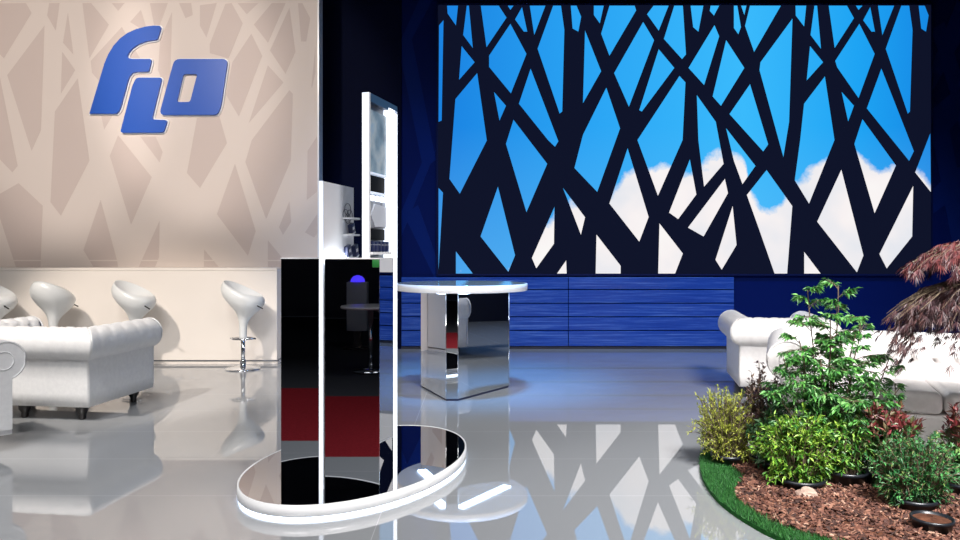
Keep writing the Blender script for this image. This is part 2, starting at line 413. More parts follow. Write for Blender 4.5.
# pale patterned wall on the left with its white end edge
mb = MB(); mb.box((-7.5, WALLY, 0), ((318-HX)*WALLY/F, WALLY+0.18, 6.0))
for c in WALL_CELLS:
    poly_flat(mb, px2(c, WALLY), WALLY, 0.002, 1)
zl = CH+(HY-260.5)*WALLY/F
mb.box((-7.5, WALLY-0.004, zl-0.008), ((317.5-HX)*WALLY/F, WALLY, zl+0.008), 0)
mb.box((-7.5, WALLY-0.004, CH+(HY-1.5)*WALLY/F), ((317.5-HX)*WALLY/F, WALLY, CH+(HY-0.2)*WALLY/F), 0)
struct(mb.build('wall_pale', [M_beige, M_beige2]))
mb = MB(); mb.box(((317.6-HX)*WALLY/F, WALLY-0.01, 0), ((319.2-HX)*WALLY/F, WALLY+0.2, 6.0)); struct(mb.build('trim_wall_edge', M_white))

# ------------------------------------------------------------------ LED screen
led = thing('video_wall', 'huge wall screen showing black branches over blue sky and cloud', 'screen', P(438, 274, LEDY))
sw, sh = 493*LEDY/F, 269*LEDY/F
led_sky(M_sky, sw, sh)
mb = MB(); mb.box((0, 0, 0), (sw, 0.05, sh), 0)
for c in LED_CELLS:
    pts = [((max(438.2, min(930.8, x))-438)*LEDY/F, (274-max(5.3, min(273.6, y)))*LEDY/F) for x, y in c]
    poly_flat(mb, pts, 0.0, 0.002, 1)
mb.build('screen_panel', [M_leddark, M_sky], led)
mb = MB()
t = 0.022
for a, b in (((-t, -0.012, -t), (sw+t, 0.055, 0)), ((-t, -0.012, sh), (sw+t, 0.055, sh+t)), ((-t, -0.012, 0), (0, 0.055, sh)), ((sw, -0.012, 0), (sw+t, 0.055, sh))):
    mb.box(a, b)
mb.build('bezel', pmat('navy_bezel', rgb(6, 18, 62), 0.6, spec=0.1), led)

# ------------------------------------------------------------------ wall logo
def offset_poly(pts, d):
    n = len(pts); ar = sum(pts[i][0]*pts[(i+1)%n][1]-pts[(i+1)%n][0]*pts[i][1] for i in range(n))
    sgn = 1 if ar > 0 else -1; out = []
    for i in range(n):
        a, b, c = Vector(pts[i-1]), Vector(pts[i]), Vector(pts[(i+1) % n])
        e1 = (b-a).normalized(); e2 = (c-b).normalized()
        n1 = Vector((e1.y, -e1.x))*sgn; n2 = Vector((e2.y, -e2.x))*sgn
        m = n1+n2; m = m/max(0.5, m.length_squared/2) if m.length > 1e-6 else n1
        out.append(tuple(b+m*d))
    return out
def rounded(pts, r, seg=4):
    out = []; n = len(pts)
    for i in range(n):
        a, b, c = Vector(pts[i-1]), Vector(pts[i]), Vector(pts[(i+1) % n])
        rr = min(r, (a-b).length*0.45, (c-b).length*0.45)
        p = b+(a-b).normalized()*rr; q = b+(c-b).normalized()*rr
        for s in range(seg+1):
            t = s/seg; out.append(tuple((1-t)**2*p+2*t*(1-t)*b+t*t*q))
    return out
lz = lambda pts: [(80+u/4.156, 15+v/4.156) for u, v in pts]
LF = lz([(48,413),(158,413),(168,405),(176,390),(206,280),(214,258),(226,245),(245,240),(288,240),(294,236),(304,194),(299,187),(225,187),(208,184),(205,176),(210,162),(226,142),(250,126),(285,113),(322,108),(330,103),(344,58),(338,50),(315,49),(280,53),(240,64),(205,80),(175,102),(148,132),(126,168),(110,206),(98,245)])
LLl = rounded(lz([(175,492),(354,491),(371,440),(306,437),(348,264),(242,264),(226,296)]), 3.0)
LO = rounded(lz([(336,418),(578,418),(592,380),(620,187),(400,187),(386,236)]), 5.5)
LOi = rounded(lz([(409,365),(464,365),(494,249),(436,249)]), 2.5)
logo = thing('wall_logo', 'raised blue three-letter logo with white edges on the pale wall', 'logo', P(160, 80, WALLY-0.003))
def letter(name, outer, hole=None, big=1.1):
    base = P(160, 80, WALLY-0.003)
    def cv(p): q = px2(p, WALLY); return [(a-base.x, b-base.z) for a, b in q]
    def solid(pts, holes, y0, y1, mat, nm, par):
        mb = MB()
        if not holes:
            poly_flat(mb, pts, y1, y1-y0, 0)
        else:
            n = len(holes); m = len(pts)
            # bridge outer and hole with quads by resampling both to equal counts by angle
            cx = sum(p[0] for p in holes)/n; cz = sum(p[1] for p in holes)/n
            def ray(poly, a):
                best = None; d = (cos(a), sin(a))
                for i in range(len(poly)):
                    p, q = poly[i], poly[(i+1) % len(poly)]
                    ex, ez = q[0]-p[0], q[1]-p[1]; den = d[0]*ez-d[1]*ex
                    if abs(den) < 1e-12: continue
                    t = ((p[0]-cx)*ez-(p[1]-cz)*ex)/den; u = ((p[0]-cx)*d[1]-(p[1]-cz)*d[0])/den
                    if t > 0 and -1e-6 <= u <= 1+1e-6 and (best is None or t > best): best = t
                return (cx+d[0]*best, cz+d[1]*best)
            K = 96; angs = sorted(set([round(2*pi*i/K, 5) for i in range(K)] + [round(atan2(p[1]-cz, p[0]-cx) % (2*pi), 5) for p in pts+holes]))
            o_ = [ray(pts, a) for a in angs]; i_ = [ray(holes, a) for a in angs]; K = len(angs)
            vs = [(p[0], y0, p[1]) for p in o_] + [(p[0], y0, p[1]) for p in i_] + [(p[0], y1, p[1]) for p in o_] + [(p[0], y1, p[1]) for p in i_]
            fs = []
            for i in range(K):
                j = (i+1) % K
                fs += [(i, j, K+j, K+i), (i, 2*K+i, 2*K+j, j), (K+i, K+j, 3*K+j, 3*K+i)]
            mb.add(vs, fs)
        return mb.build(nm, mat, par)
    l = solid(cv(outer), cv(hole) if hole else None, -0.05, -0.02, M_logo, name, logo)
    solid(cv(offset_poly(outer, big)), cv(offset_poly(hole, -0.6)) if hole else None, -0.02, -0.001, M_logoedge, 'white_edge', l)['label'] = 'white edge plate behind the letter'
letter('letter', LF); letter('letter', LLl); letter('letter', LO, LOi)

# ------------------------------------------------------------------ bar counter
cr = (277.0-HX)*CNTY/F
ct = thing('bar_counter', 'long plain white bar counter behind the row of stools', 'counter', (cr-2.4, CNTY, 0))
w0, w1 = -2.6, 2.4
mb = MB(); mb.rbox((w0, 0.0, 0.045), (w1, 0.535, 1.10), 0.004, 1, smooth=False); mb.build('body', M_whitewarm, ct)
mb = MB(); mb.rbox((w0, 0.0, 1.102), (w1, 0.538, CH+(HY-268)*CNTY/F), 0.004, 1, smooth=False); mb.build('counter_top', M_whitewarm, ct)
mb = MB(); mb.box((w0, 0.012, 0.0), (w1, 0.52, 0.032)); mb.build('plinth', M_whitewarm, ct)
mb = MB(); mb.box((w0, 0.004, 0.032), (w1+0.02, 0.03, 0.045)); mb.build('kick_rail', pmat('grey_rail', rgb(120, 122, 128), 0.3, metal=0.6), ct)

# ------------------------------------------------------------------ bar stools
def make_stool(label):
    t = thing('bar_stool', label, 'stool')
    K = 40; vs = []; fs = []
    def rim(a, f):
        """outer shell: a = direction (0 = front lip, pi = tall back), f = 0 neck .. 1 rim"""
        up = 0.5-0.5*cos(a)                     # 0 front, 1 back
        hz = 0.825+0.175*up**1.25
        R1x = 0.250; R1y = 0.215
        z = 0.345+(hz-0.345)*f
        # trumpet: slim neck then opening out to the bowl
        g = 0.0 if f < 0.2 else ((f-0.2)/0.8)
        fl = 0.042
        if g > 0:
            s = (1/(1+math.exp(-(g-0.50)*8.5))-0.0141)/0.972
            bul = 1.0+0.05*sin(pi*g)
            rx = 0.042+(R1x-0.042)*s*bul; ry = 0.042+(R1y-0.042)*s*bul
            if g > 0.8: rx *= 1-0.16*((g-0.8)/0.2)**2; ry *= 1-0.16*((g-0.8)/0.2)**2
        else:
            rx = ry = fl
        return (rx*cos(a), ry*sin(a), z)
    rows = [i/26 for i in range(27)]
    for f in rows:
        for k_ in range(K): vs.append(rim(2*pi*k_/K, f))
    nr = len(rows)
    # inner bowl
    inner = [0.985, 0.9, 0.78, 0.6, 0.4, 0.2, 0.05]
    for q in inner:
        for k_ in range(K):
            a = 2*pi*k_/K; x, y, z = rim(a, 1.0)
            zf = 0.80+(z-0.80)*(q**1.7)
            vs.append((x*q, y*q, zf+0.006*(1-q)))
    tot = nr+len(inner)
    for i in range(tot-1):
        for k_ in range(K):
            fs.append((i*K+k_, i*K+(k_+1) % K, (i+1)*K+(k_+1) % K, (i+1)*K+k_))
    fs.append(tuple(range((tot-1)*K, tot*K))); fs.append(tuple(range(K))[::-1])
    mb = MB(); mb.add(vs, fs, 0, True); mb.build('seat', M_plastic, t)
    mb = MB(); mb.lathe([(0.023, 0.03), (0.023, 0.36)], 20); mb.lathe([(0.034, 0.03), (0.034, 0.10), (0.026, 0.115)], 20); mb.build('column', M_chrome, t)
    mb = MB(); mb.lathe([(0.195, 0.0), (0.197, 0.006), (0.19, 0.013), (0.12, 0.026), (0.05, 0.036), (0.03, 0.04)], 40); mb.build('base', M_chrome, t)
    mb = MB()
    pts = [(0.13*cos(a), 0.11*sin(a)-0.0, 0.345) for a in [2*pi*i/24 for i in range(25)]]
    mb.tube(pts, 0.008, 8, cap=False); mb.tube([(-0.15, 0, 0.345), (0.15, 0, 0.345)], 0.010, 8); mb.build('footrest', M_chrome, t)
    mb = MB(); mb.tube([(0.06, -0.06, 0.70), (0.18, -0.08, 0.735), (0.275, -0.09, 0.69)], 0.007, 8); mb.build('lever', M_legdark, t)
    return t
SG = 'bar stools along the counter'
st = make_stool('white moulded bar stool standing clear of the sofas at the right end of the counter')
st.location = ((243-HX)*8.29/F, 8.29, 0); st.rotation_euler.z = R(-8); st['group'] = SG
dup(st, ((134-HX)*8.27/F, 8.27, 0.0), R(-14), 'white moulded bar stool rising behind the tufted sofa corner, turned to the side')
dup(st, ((53-HX)*8.27/F, 8.27, 0.0), R(78), 'white moulded bar stool seen squarely from behind, its seat evenly round')
dup(st, ((-6-HX)*8.27/F, 8.27, 0.0), R(-10), 'white moulded bar stool cut off by the left edge of the view')

# ------------------------------------------------------------------ chesterfield sofas
RR = 0.13
def profile(H, th=0.15, z0=0.115):
    """cross section of arm or back: (outward, height, roll parameter)"""
    cu, cz = -0.045, H-RR
    pts = [(0.0, z0), (0.0, z0+0.10), (0.0, z0+0.2), (0.0, cz-RR*0.95)]
    for i in range(27):
        a = R(-62+i*(285)/26.0); pts.append((cu+RR*cos(a), cz+RR*sin(a)))
    zi = cz-RR*0.80
    for i in range(1, 9): pts.append((-th, zi+(0.30-zi)*i/8.0))
    pts.append((-th, z0))
    return pts
def sweep_roll(H, axis_pts, tuft=True):
    """axis_pts(u, t) -> (x, y); returns MB of one rolled arm or back"""
    pr = profile(H); n = len(pr)
    length = (Vector(axis_pts(0, 1))-Vector(axis_pts(0, 0))).length
    ns = max(12, int(length/0.018)); mb = MB(); vs = []
    acc = [0.0]
    for i in range(1, n): acc.append(acc[-1]+hypot(pr[i][0]-pr[i-1][0], pr[i][1]-pr[i-1][1]))
    nor = []
    for i in range(n):
        a, b = pr[max(i-1, 0)], pr[min(i+1, n-1)]
        d = Vector((b[0]-a[0], b[1]-a[1])).normalized(); nor.append((d.y, -d.x))
    A, B = 0.155, 0.115
    first = 15
    for s in range(ns+1):
        t = s/ns; sl = t*length
        for i, (u, z) in enumerate(pr):
            disp = 0.0
            if tuft and i >= 12 and i < n-2:
                p = (acc[i]-acc[first])/B; q = sl/A
                r0 = round(p); best = 9
                for rr in (r0-1, r0, r0+1):
                    if rr < 0: continue
                    off = 0.5 if rr % 2 else 0.0
                    c = round(q-off)+off
                    best = min(best, hypot((q-c)*A, (p-rr)*B))
                disp -= (0.024 if p > 0.5 else 0.011)*math.exp(-(best/0.024)**2)
                if p > 0.4:
                    c1 = abs((q+p*0.5+0.5) % 1-0.5)*A; c2 = abs((q-p*0.5+0.5) % 1-0.5)*A
                    disp -= 0.009*(math.exp(-(c1/0.012)**2)+math.exp(-(c2/0.012)**2))
                elif best > 0.03:
                    c0 = abs((q+0.5) % 1-0.5)*A; disp -= 0.003*math.exp(-(c0/0.012)**2)
            elif 4 <= i < 12:
                disp += 0.0015*sin(sl*55)
            uu = u+nor[i][0]*disp; z_ = z+nor[i][1]*disp
            x, y = axis_pts(uu, t); vs.append((x, y, z_))
    fs = []
    for s in range(ns):
        for i in range(n-1):
            fs.append((s*n+i, s*n+i+1, (s+1)*n+i+1, (s+1)*n+i))
        fs.append((s*n+n-1, s*n, (s+1)*n, (s+1)*n+n-1))
    mb.add(vs, fs, 0, True)
    mb.add(vs[:n], [tuple(range(n))], 0, False); mb.add(vs[-n:], [tuple(range(n))[::-1]], 0, False)
    return mb
def make_sofa(name, label, cat, Wd, D, H, cushions, legs_x, mat, loc, rotz):
    t = thing(name, label, cat, loc, rotz)
    hw, hd = Wd/2, D/2
    for sgn in (-1, 1):
        arm = sweep_roll(H, lambda u, s, g=sgn: (g*(hw+u), -hd+s*(2*hd+u))).build('arm', mat, t)
        # scroll facing on the front of the arm with its piping
        pr = [p for p in profile(H, 0.14, 0.13)]
        c = (-0.055, H-RR)
        sc = [((p[0]-c[0])*0.93+c[0], (p[1]-c[1])*0.96+c[1]) for p in pr]
        mb = MB(); pts = [(sgn*(hw+u), z) for u, z in sc]; poly_flat(mb, pts, -hd, 0.016, 0)
        mb.tube([(x, -hd-0.014, z) for x, z in pts[3:33]], 0.007, 6)
        mb.tube([(sgn*(hw+c[0])+0.06*cos(a), -hd-0.016, c[1]+0.06*sin(a)) for a in [2*pi*i/20 for i in range(21)]], 0.005, 5, cap=False)
        mb.build('scroll_front', mat, arm)
    sweep_roll(H, lambda u, s: (-(hw+u)+s*2*(hw+u), hd+u)).build('backrest', mat, t)
    mb = MB(); mb.rbox((-hw+0.02, -hd+0.03, 0.11), (hw-0.02, hd-0.02, 0.335), 0.02, 3); mb.build('base', mat, t)
    iw = Wd-0.32; cw = iw/cushions
    for i in range(cushions):
        mb = MB(); x0 = -iw/2+i*cw
        mb.rbox((x0+0.004, -hd+0.0, 0.338), (x0+cw-0.004, hd-0.17, 0.475), 0.045, 5)
        mb.build('seat_cushion', mat, t)
    for y in (-hd+0.10, hd-0.10):
        for x in legs_x:
            mb = MB(); mb.lathe([(0.022, 0.0), (0.03, 0.012), (0.026, 0.04), (0.044, 0.07), (0.046, 0.10), (0.05, 0.114)], 20, M=Matrix.Translation((x, y, 0)))
            mb.build('leg', M_legdark, t)
    return t
def sofa_at(corner, ang, Wd, D, side):
    """place so that the back corner nearest the camera stands at corner; side = world side of that corner"""
    th = R(ang); q = Vector((side*Wd/2, D/2))
    return (corner[0]-(cos(th)*q.x-sin(th)*q.y), corner[1]-(sin(th)*q.x+cos(th)*q.y), 0)
Hs = 0.735
make_sofa('chesterfield_sofa', 'white chesterfield sofa with its back turned, in front of the bar stools', 'sofa', 1.25, 0.87, Hs, 2, (-0.5, 0, 0.5), M_leather,
          sofa_at((-3.03, 5.69), 172.3, 1.25, 0.87, -1), R(172.3))
make_sofa('chesterfield_armchair', 'white chesterfield armchair cut off at the left edge, only its scrolled arm showing', 'armchair', 0.95, 0.70, Hs, 1, (-0.36, 0.36), M_leather,
          (-3.10-(cos(R(52))*0.475-sin(R(52))*-0.35), 4.87-(sin(R(52))*0.475+cos(R(52))*-0.35), 0), R(52))
make_sofa('chesterfield_armchair', 'white chesterfield armchair with its back turned, by the blue boarded wall', 'armchair', 0.76, 0.86, Hs, 1, (-0.28, 0.28), M_leatherwarm,
          sofa_at((2.319, 6.58), 168.5, 0.76, 0.86, 1), R(168.5))
th = R(-22)
make_sofa('chesterfield_sofa', 'white chesterfield sofa standing behind the plants under the red maple', 'sofa', 1.82, 0.92, 0.755, 2, (-0.75, 0.75), M_leatherwarm,
          (1.93-(cos(th)*-0.91-sin(th)*-0.46), 4.725-(sin(th)*-0.91+cos(th)*-0.46), 0), th)

# ------------------------------------------------------------------ mirrored pedestal table
tb = thing('round_table', 'round white-rimmed bar table on a three-sided mirror pedestal', 'table', (-0.17, 6.985, 0))
mb = MB()
zt = CH-31*7.0/F
mb.lathe([(0.60, zt-0.068), (0.615, zt-0.066), (0.62, zt-0.06), (0.62, zt-0.006), (0.616, zt)], 96)
mb.build('table_rim', pmat('table_white', rgb(238, 238, 240), 0.25), tb)
mb = MB(); mb.lathe([(0.606, zt-0.004), (0.606, zt+0.001)], 96)
mb.build('table_top', noisy(pmat('gloss_tabletop', rgb(150, 138, 124), 0.08, ior=1.8), [(0.3, rgb(150, 136, 122)), (0.7, rgb(172, 158, 144))], 8), tb)
c0 = Vector((-0.17, 6.985))
ped = [Vector(q)-c0 for q in [(-0.301, 6.51), (-0.195, 6.51), (0.283, 7.17), (0.262, 7.26), (-0.52, 7.30), (-0.577, 7.18)]]
mb = MB(); mb.prism([tuple(p) for p in ped], 0.018, zt-0.066); mb.build('pedestal', M_mirror2, tb)
mb = MB(); mb.prism([tuple(p*0.985) for p in ped], 0.0, 0.019); mb.build('plinth', pmat('navy_plinth', rgb(14, 24, 60), 0.4), tb)
M_under = pmat('under_table_led', rgb(230, 240, 255), 0.4, emit=rgb(190, 220, 255), estr=9.0)
for (a_, b_) in ((ped[1], ped[2]), (ped[0], ped[5]), (ped[3], ped[4])):
    d_ = (b_-a_).normalized(); n_ = Vector((d_.y, -d_.x))
    if n_.dot((a_+b_)*0.5) < 0: n_ = -n_
    mb = MB(); mb.prism([tuple(a_+d_*0.03+n_*0.002), tuple(b_-d_*0.03+n_*0.002), tuple(b_-d_*0.03+n_*0.04), tuple(a_+d_*0.03+n_*0.04)], zt-0.080, zt-0.0685); mb.build('under_light', M_under, tb)
for p in ped[:3]:
    mb = MB(); mb.tube([(p.x, p.y, 0.018), (p.x, p.y, zt-0.068)], 0.0035, 6); mb.build('edge_strip', M_chrome, tb)

# ------------------------------------------------------------------ display stand
EC, EA, EB, EANG = Vector((-0.713, 4.447)), 0.881, 0.571, R(67.5)
ds = thing('display_stand', 'mirrored display stand with tall lit tower on an oval glowing platform', 'display stand', (EC.x, EC.y, 0))
def ell(a, b, n=120):
    out = []
    for i in range(n):
        t = 2*pi*i/n; x, y = a*cos(t), b*sin(t)
        out.append((x*cos(EANG)-y*sin(EANG), x*sin(EANG)+y*cos(EANG)))
    return out
def rel(x, y): return (x-EC.x, y-EC.y)
mb = MB()
o_, i_ = ell(EA, EB), ell(EA-0.010, EB-0.010); n = len(o_)
vs = [(x, y, 0.018) for x, y in o_] + [(x, y, 0.076) for x, y in o_] + [(x, y, 0.076) for x, y in i_] + [(x, y, 0.014) for x, y in i_]
fs = []
for i in range(n):
    j = (i+1) % n
    fs += [(i, j, n+j, n+i), (n+i, n+j, 2*n+j, 2*n+i), (2*n+i, 2*n+j, 3*n+j, 3*n+i), (3*n+i, 3*n+j, j, i)]
mb.add(vs, fs, 0, True)
pf = mb.build('platform_rim', M_white, ds, fix=False)
mb = MB(); mb.prism(ell(EA-0.011, EB-0.011), 0.016, 0.0745); mb.build('mirror_deck', M_mirrortop, pf)
mb = MB(); mb.prism(ell(EA-0.010, EB-0.010), 0.0, 0.0155); mb.build('glow_strip', pmat('platform_glow', rgb(240, 246, 255), 0.4, emit=rgb(214, 232, 255), estr=4.5), pf)
ZC = CH-6*3.845/F            # cabinet tops
z0 = 0.075
mb = MB(); mb.prism([rel(-0.812, 3.848), rel(-0.528, 3.848), rel(-0.484, 4.104), rel(-0.738, 4.104)], z0, ZC-0.006)
cab = mb.build('mirror_cabinet', M_mirror, ds)
mb = MB(); mb.prism([rel(-0.814, 3.844), rel(-0.526, 3.844), rel(-0.482, 4.107), rel(-0.74, 4.107)], ZC-0.006, ZC); mb.build('cabinet_top', M_white, cab)
mb = MB(); p = P(376, 263.5, 3.846); mb.rbox((p.x-EC.x-0.020, 3.846-EC.y-0.003, p.z-0.021), (p.x-EC.x+0.018, 3.848-EC.y+0.001, p.z+0.021), 0.004, 2); s_ = mb.build('patch', M_green, cab); s_['label'] = 'small green patch'  # small green patch set on the cabinet front
mb = MB(); mb.box((-0.5275-EC.x-0.002, 3.8465-EC.y, z0), (-0.5275-EC.x+0.002, 3.849-EC.y, ZC)); mb.build('corner_strip', M_chrome, cab)
mb = MB(); mb.prism([rel(-1.096, 4.049), rel(-0.875, 4.049), rel(-0.775, 4.40), rel(-1.06, 4.40)], z0, ZC-0.006)
cab2 = mb.build('mirror_cabinet', M_mirror, ds)
mb = MB(); mb.prism([rel(-1.098, 4.045), rel(-0.873, 4.045), rel(-0.773, 4.404), rel(-1.062, 4.404)], ZC-0.006, ZC); mb.build('cabinet_top', M_white, cab2)
# divider panel with a lit front edge
A = Vector((-0.823, 3.845)); td = Vector((0.214, 0.977)).normalized(); nl = Vector((-td.y, td.x))
def q4(a, tdir, nleft, s0, s1, w0, w1):
    return [rel(*(a+tdir*s+nleft*w)) for s, w in ((s0, w0), (s1, w0), (s1, w1), (s0, w1))]
mb = MB(); mb.prism(q4(A, td, nl, 0.004, 0.425, 0, 0.020), z0, 1.32+71*3.845/F); dv = mb.build('divider_panel', M_white, ds)
mb = MB(); mb.prism(q4(A, td, nl, 0.0, 0.0055, -0.001, 0.021), z0, 1.32+71*3.845/F+0.001); mb.build('edge_light', M_ledsoft, dv)
mb = MB(); mb.prism(q4(A, td, nl, 0.02, 0.30, -0.016, -0.004), ZC+0.0005, ZC+0.008); mb.build('foot_light', pmat('foot_light', rgb(250, 250, 255), 0.4, emit=rgb(236, 244, 255), estr=20.0), dv)
# emblem of fine wires on the divider
mb = MB()
def onpan(a, tdir, nleft, s, z, off): 
    p = a+tdir*s+nleft*off; return (p.x-EC.x, p.y-EC.y, z)
for (cs, cz_, r_) in ((0.33, 1.56, 0.035), (0.30, 1.53, 0.03), (0.36, 1.53, 0.03), (0.33, 1.51, 0.028)):
    mb.tube([onpan(A, td, nl, cs+1.3*r_*cos(2*pi*i/14), cz_+r_*sin(2*pi*i/14), -0.003) for i in range(15)], 0.002, 5, cap=False)
mb.build('wire_emblem', pmat('grey_wire', rgb(90, 94, 102), 0.4), dv)
# two little ledges on the divider's far end, and the packs they carry
def ledge(zc):
    mb = MB(); pts = []
    for i in range(13):
        a = pi*i/12; pts.append(A+td*(0.345+0.088*cos(a))+nl*(-0.062*sin(a)))
    mb.prism([rel(*p) for p in pts], zc, zc+0.009); return mb.build('ledge', M_white, dv)
Ld = [1.505, 1.412]
for z_ in Ld: ledge(z_)
def tilt_pack(nm, label, s, zt_, off, h=0.062, w=0.05):
    p = A+td*s+nl*off
    t = thing(nm, label, 'box', (p.x, p.y, zt_), atan2(td.y, td.x), 'navy packs on the stand divider')
    Mx = Matrix.Rotation(R(-18), 4, 'Y')
    mb = MB(); mb.rbox((-w/2, -0.012, 0.0), (w/2, 0.012, h), 0.003, 2, M=Mx); mb.build('carton', M_packs, t)
    mb = MB(); mb.rbox((-w/2-0.001, -0.0125, 0.0), (w/2+0.001, 0.0125, 0.012), 0.002, 2, M=Mx); c = mb.build('white_end', M_white, t)
    mb = MB(); mb.box((-0.012, -0.0132, h*0.45), (0.012, -0.0118, h*0.7), M=Mx); mb.build('pale_patch', M_ledsoft if False else M_white, t)
    return t
tilt_pack('cigarette_pack', 'navy pack leaning on the upper ledge of the divider panel', 0.35, Ld[1]+0.0095, -0.022)
tilt_pack('cigarette_pack', 'navy pack at the outer end of the divider, under the lower ledge', 0.385, ZC+0.0005, -0.03, 0.075)
tilt_pack('cigarette_pack', 'navy pack set further in under the lower ledge of the divider', 0.30, ZC+0.0005, -0.022, 0.07)

# light tower
TA = Vector((-0.584, 3.872)); tt = Vector((0.257, 0.966)).normalized(); tn = Vector((-tt.y, tt.x))
ZT = 1.32+160*3.872/F
tq = lambda s0, s1, w0, w1: q4(TA, tt, tn, s0, s1, w0, w1)
mb = MB(); mb.prism(tq(0.0, 0.405, 0.030, 0.040), ZC, ZT-0.03); tw = mb.build('tower_back_panel', pmat('tower_grey', rgb(120, 130, 145), 0.35), ds)
mb = MB(); mb.prism(tq(0.0, 0.018, 0.0, 0.040), ZC, ZT); tp = mb.build('front_post', M_white, tw)
mb = MB(); mb.prism(tq(-0.002, 0.001, 0.0005, 0.0395), ZC, ZT-0.001); mb.build('post_light', M_ledsoft, tp)
mb = MB(); mb.prism(tq(0.27, 0.405, 0.0, 0.030), ZC, ZT-0.03); mb.build('light_column', M_led, tw)
mb = MB(); mb.prism(tq(0.345, 0.405, 0.001, 0.040), z0, ZC); mb.build('rear_post', M_led, ds)
mb = MB(); mb.prism(tq(0.018, 0.405, 0.0, 0.040), ZT-0.045, ZT); mb.build('tower_cap', pmat('slate_cap', rgb(58, 84, 116), 0.4), tw)
# contents of the tower's niche, from top to bottom
S0, S1 = 0.019, 0.269
def zat(y, s=0.13):
    q = TA+tt*s; return CH+(HY-y)*q.y/F
M_poster = noisy(pmat('poster_print', rgb(150, 172, 186), 0.3), [(0.25, rgb(84, 104, 122)), (0.45, rgb(140, 164, 180)), (0.6, rgb(186, 200, 206)), (0.75, rgb(112, 170, 214))], 7, 3, 0.5)
mb = MB(); mb.prism(tq(S0, S1, 0.012, 0.0299), zat(173), zat(112)); mb.build('poster', M_poster, tw)
mb = MB(); mb.prism(tq(S0, S1, 0.022, 0.0299), zat(192), zat(176)); mb.build('black_niche', M_black, tw)
for y in (174.5, 193.5):
    mb = MB(); mb.prism(tq(S0, S1, 0.001, 0.0299), zat(y+1), zat(y-0.8)); mb.build('niche_shelf', M_ledsoft, tw)
mb = MB(); mb.prism(tq(S0, S1, 0.016, 0.0299), zat(228), zat(195)); mb.build('grey_board', pmat('grey_board', rgb(150, 156, 166), 0.4), tw)
mb = MB()
pts = [(0.05, 216), (0.10, 204), (0.26, 206), (0.262, 226), (0.10, 227)]
f_ = [TA+tt*s+tn*0.009 for s, y in pts]; b_ = [TA+tt*s+tn*0.0155 for s, y in pts]
vs = [(f_[i].x-EC.x, f_[i].y-EC.y, zat(pts[i][1])) for i in range(5)] + [(b_[i].x-EC.x, b_[i].y-EC.y, zat(pts[i][1])) for i in range(5)]
mb.add(vs, [(0,1,2,3,4), (9,8,7,6,5)] + [(i, 5+i, 5+(i+1) % 5, (i+1) % 5) for i in range(5)]); mb.build('pale_plaque', pmat('pale_plaque', rgb(198, 204, 214), 0.35), tw)
for i in range(4):
    q = TA+tt*(0.05+i*0.065)+tn*0.004
    mb = MB(); mb.lathe([(0.004, -0.016), (0.014, -0.010), (0.018, 0.0), (0.014, 0.010), (0.004, 0.016)], 16, M=Matrix.Translation((q.x-EC.x, q.y-EC.y, zat(199)))); mb.build('lamp', M_led, tw)
mb = MB(); mb.prism(tq(S0, S1, 0.022, 0.0299), zat(240), zat(229)); mb.build('black_niche', M_black, tw)
mb = MB(); mb.prism(tq(S0, S1+0.02, -0.012, 0.0299), zat(254.5), zat(252)); mb.build('pack_shelf', M_white, tw)
for i in range(5):
    q = TA+tt*(0.05+i*0.05)+tn*0.008
    t = thing('cigarette_pack', 'small navy pack in the row on the lit tower shelf', 'box', (q.x, q.y, zat(252)+0.0005), atan2(tt.y, tt.x), 'row of navy packs on the tower shelf')
    mb = MB(); mb.rbox((-0.021, -0.011, 0.0), (0.021, 0.011, zat(241.5)-zat(252)), 0.002, 2); mb.build('carton', M_packs, t)
    mb = MB(); mb.rbox((-0.0212, -0.0112, 0.036), (0.0212, 0.0112, 0.040), 0.0015, 1); mb.build('pale_band', M_white, t)

# ------------------------------------------------------------------ what the mirrors show behind the camera
bt = thing('bistro_table', 'small bistro table on one chrome leg, mirrored in the dark cabinet', 'table', (-1.21, -0.46, 0))
mb = MB(); mb.lathe([(0.33, 0.70), (0.335, 0.71), (0.33, 0.725)], 40); mb.build('table_top', M_white, bt)
mb = MB(); mb.lathe([(0.03, 0.02), (0.03, 0.70)], 16); mb.build('leg', M_chrome, bt)
mb = MB(); mb.lathe([(0.2, 0.0), (0.2, 0.012), (0.03, 0.03)], 32); mb.build('base', M_chrome, bt)
pn = thing('lamp_stand', 'grey box on a foot with a violet lamp on top, mirrored in the dark cabinet', 'lamp', (-1.68, -2.4, 0))
mb = MB(); mb.rbox((-0.14, -0.08, 0.24), (0.14, 0.08, 0.91), 0.01, 2); mb.build('body', pmat('stand_grey', rgb(170, 172, 178), 0.5), pn)
mb = MB(); mb.box((-0.18, -0.12, 0.0), (0.18, 0.12, 0.02)); mb.box((-0.05, -0.04, 0.02), (0.05, 0.04, 0.24)); mb.build('foot', M_legdark, pn)
mb = MB(); mb.lathe([(0.10, 0.912), (0.09, 0.95), (0.06, 0.985), (0.02, 1.0)], 24); mb.build('lamp', pmat('violet_lamp', rgb(70, 50, 220), 0.4, emit=rgb(80, 60, 255), estr=2.0), pn)

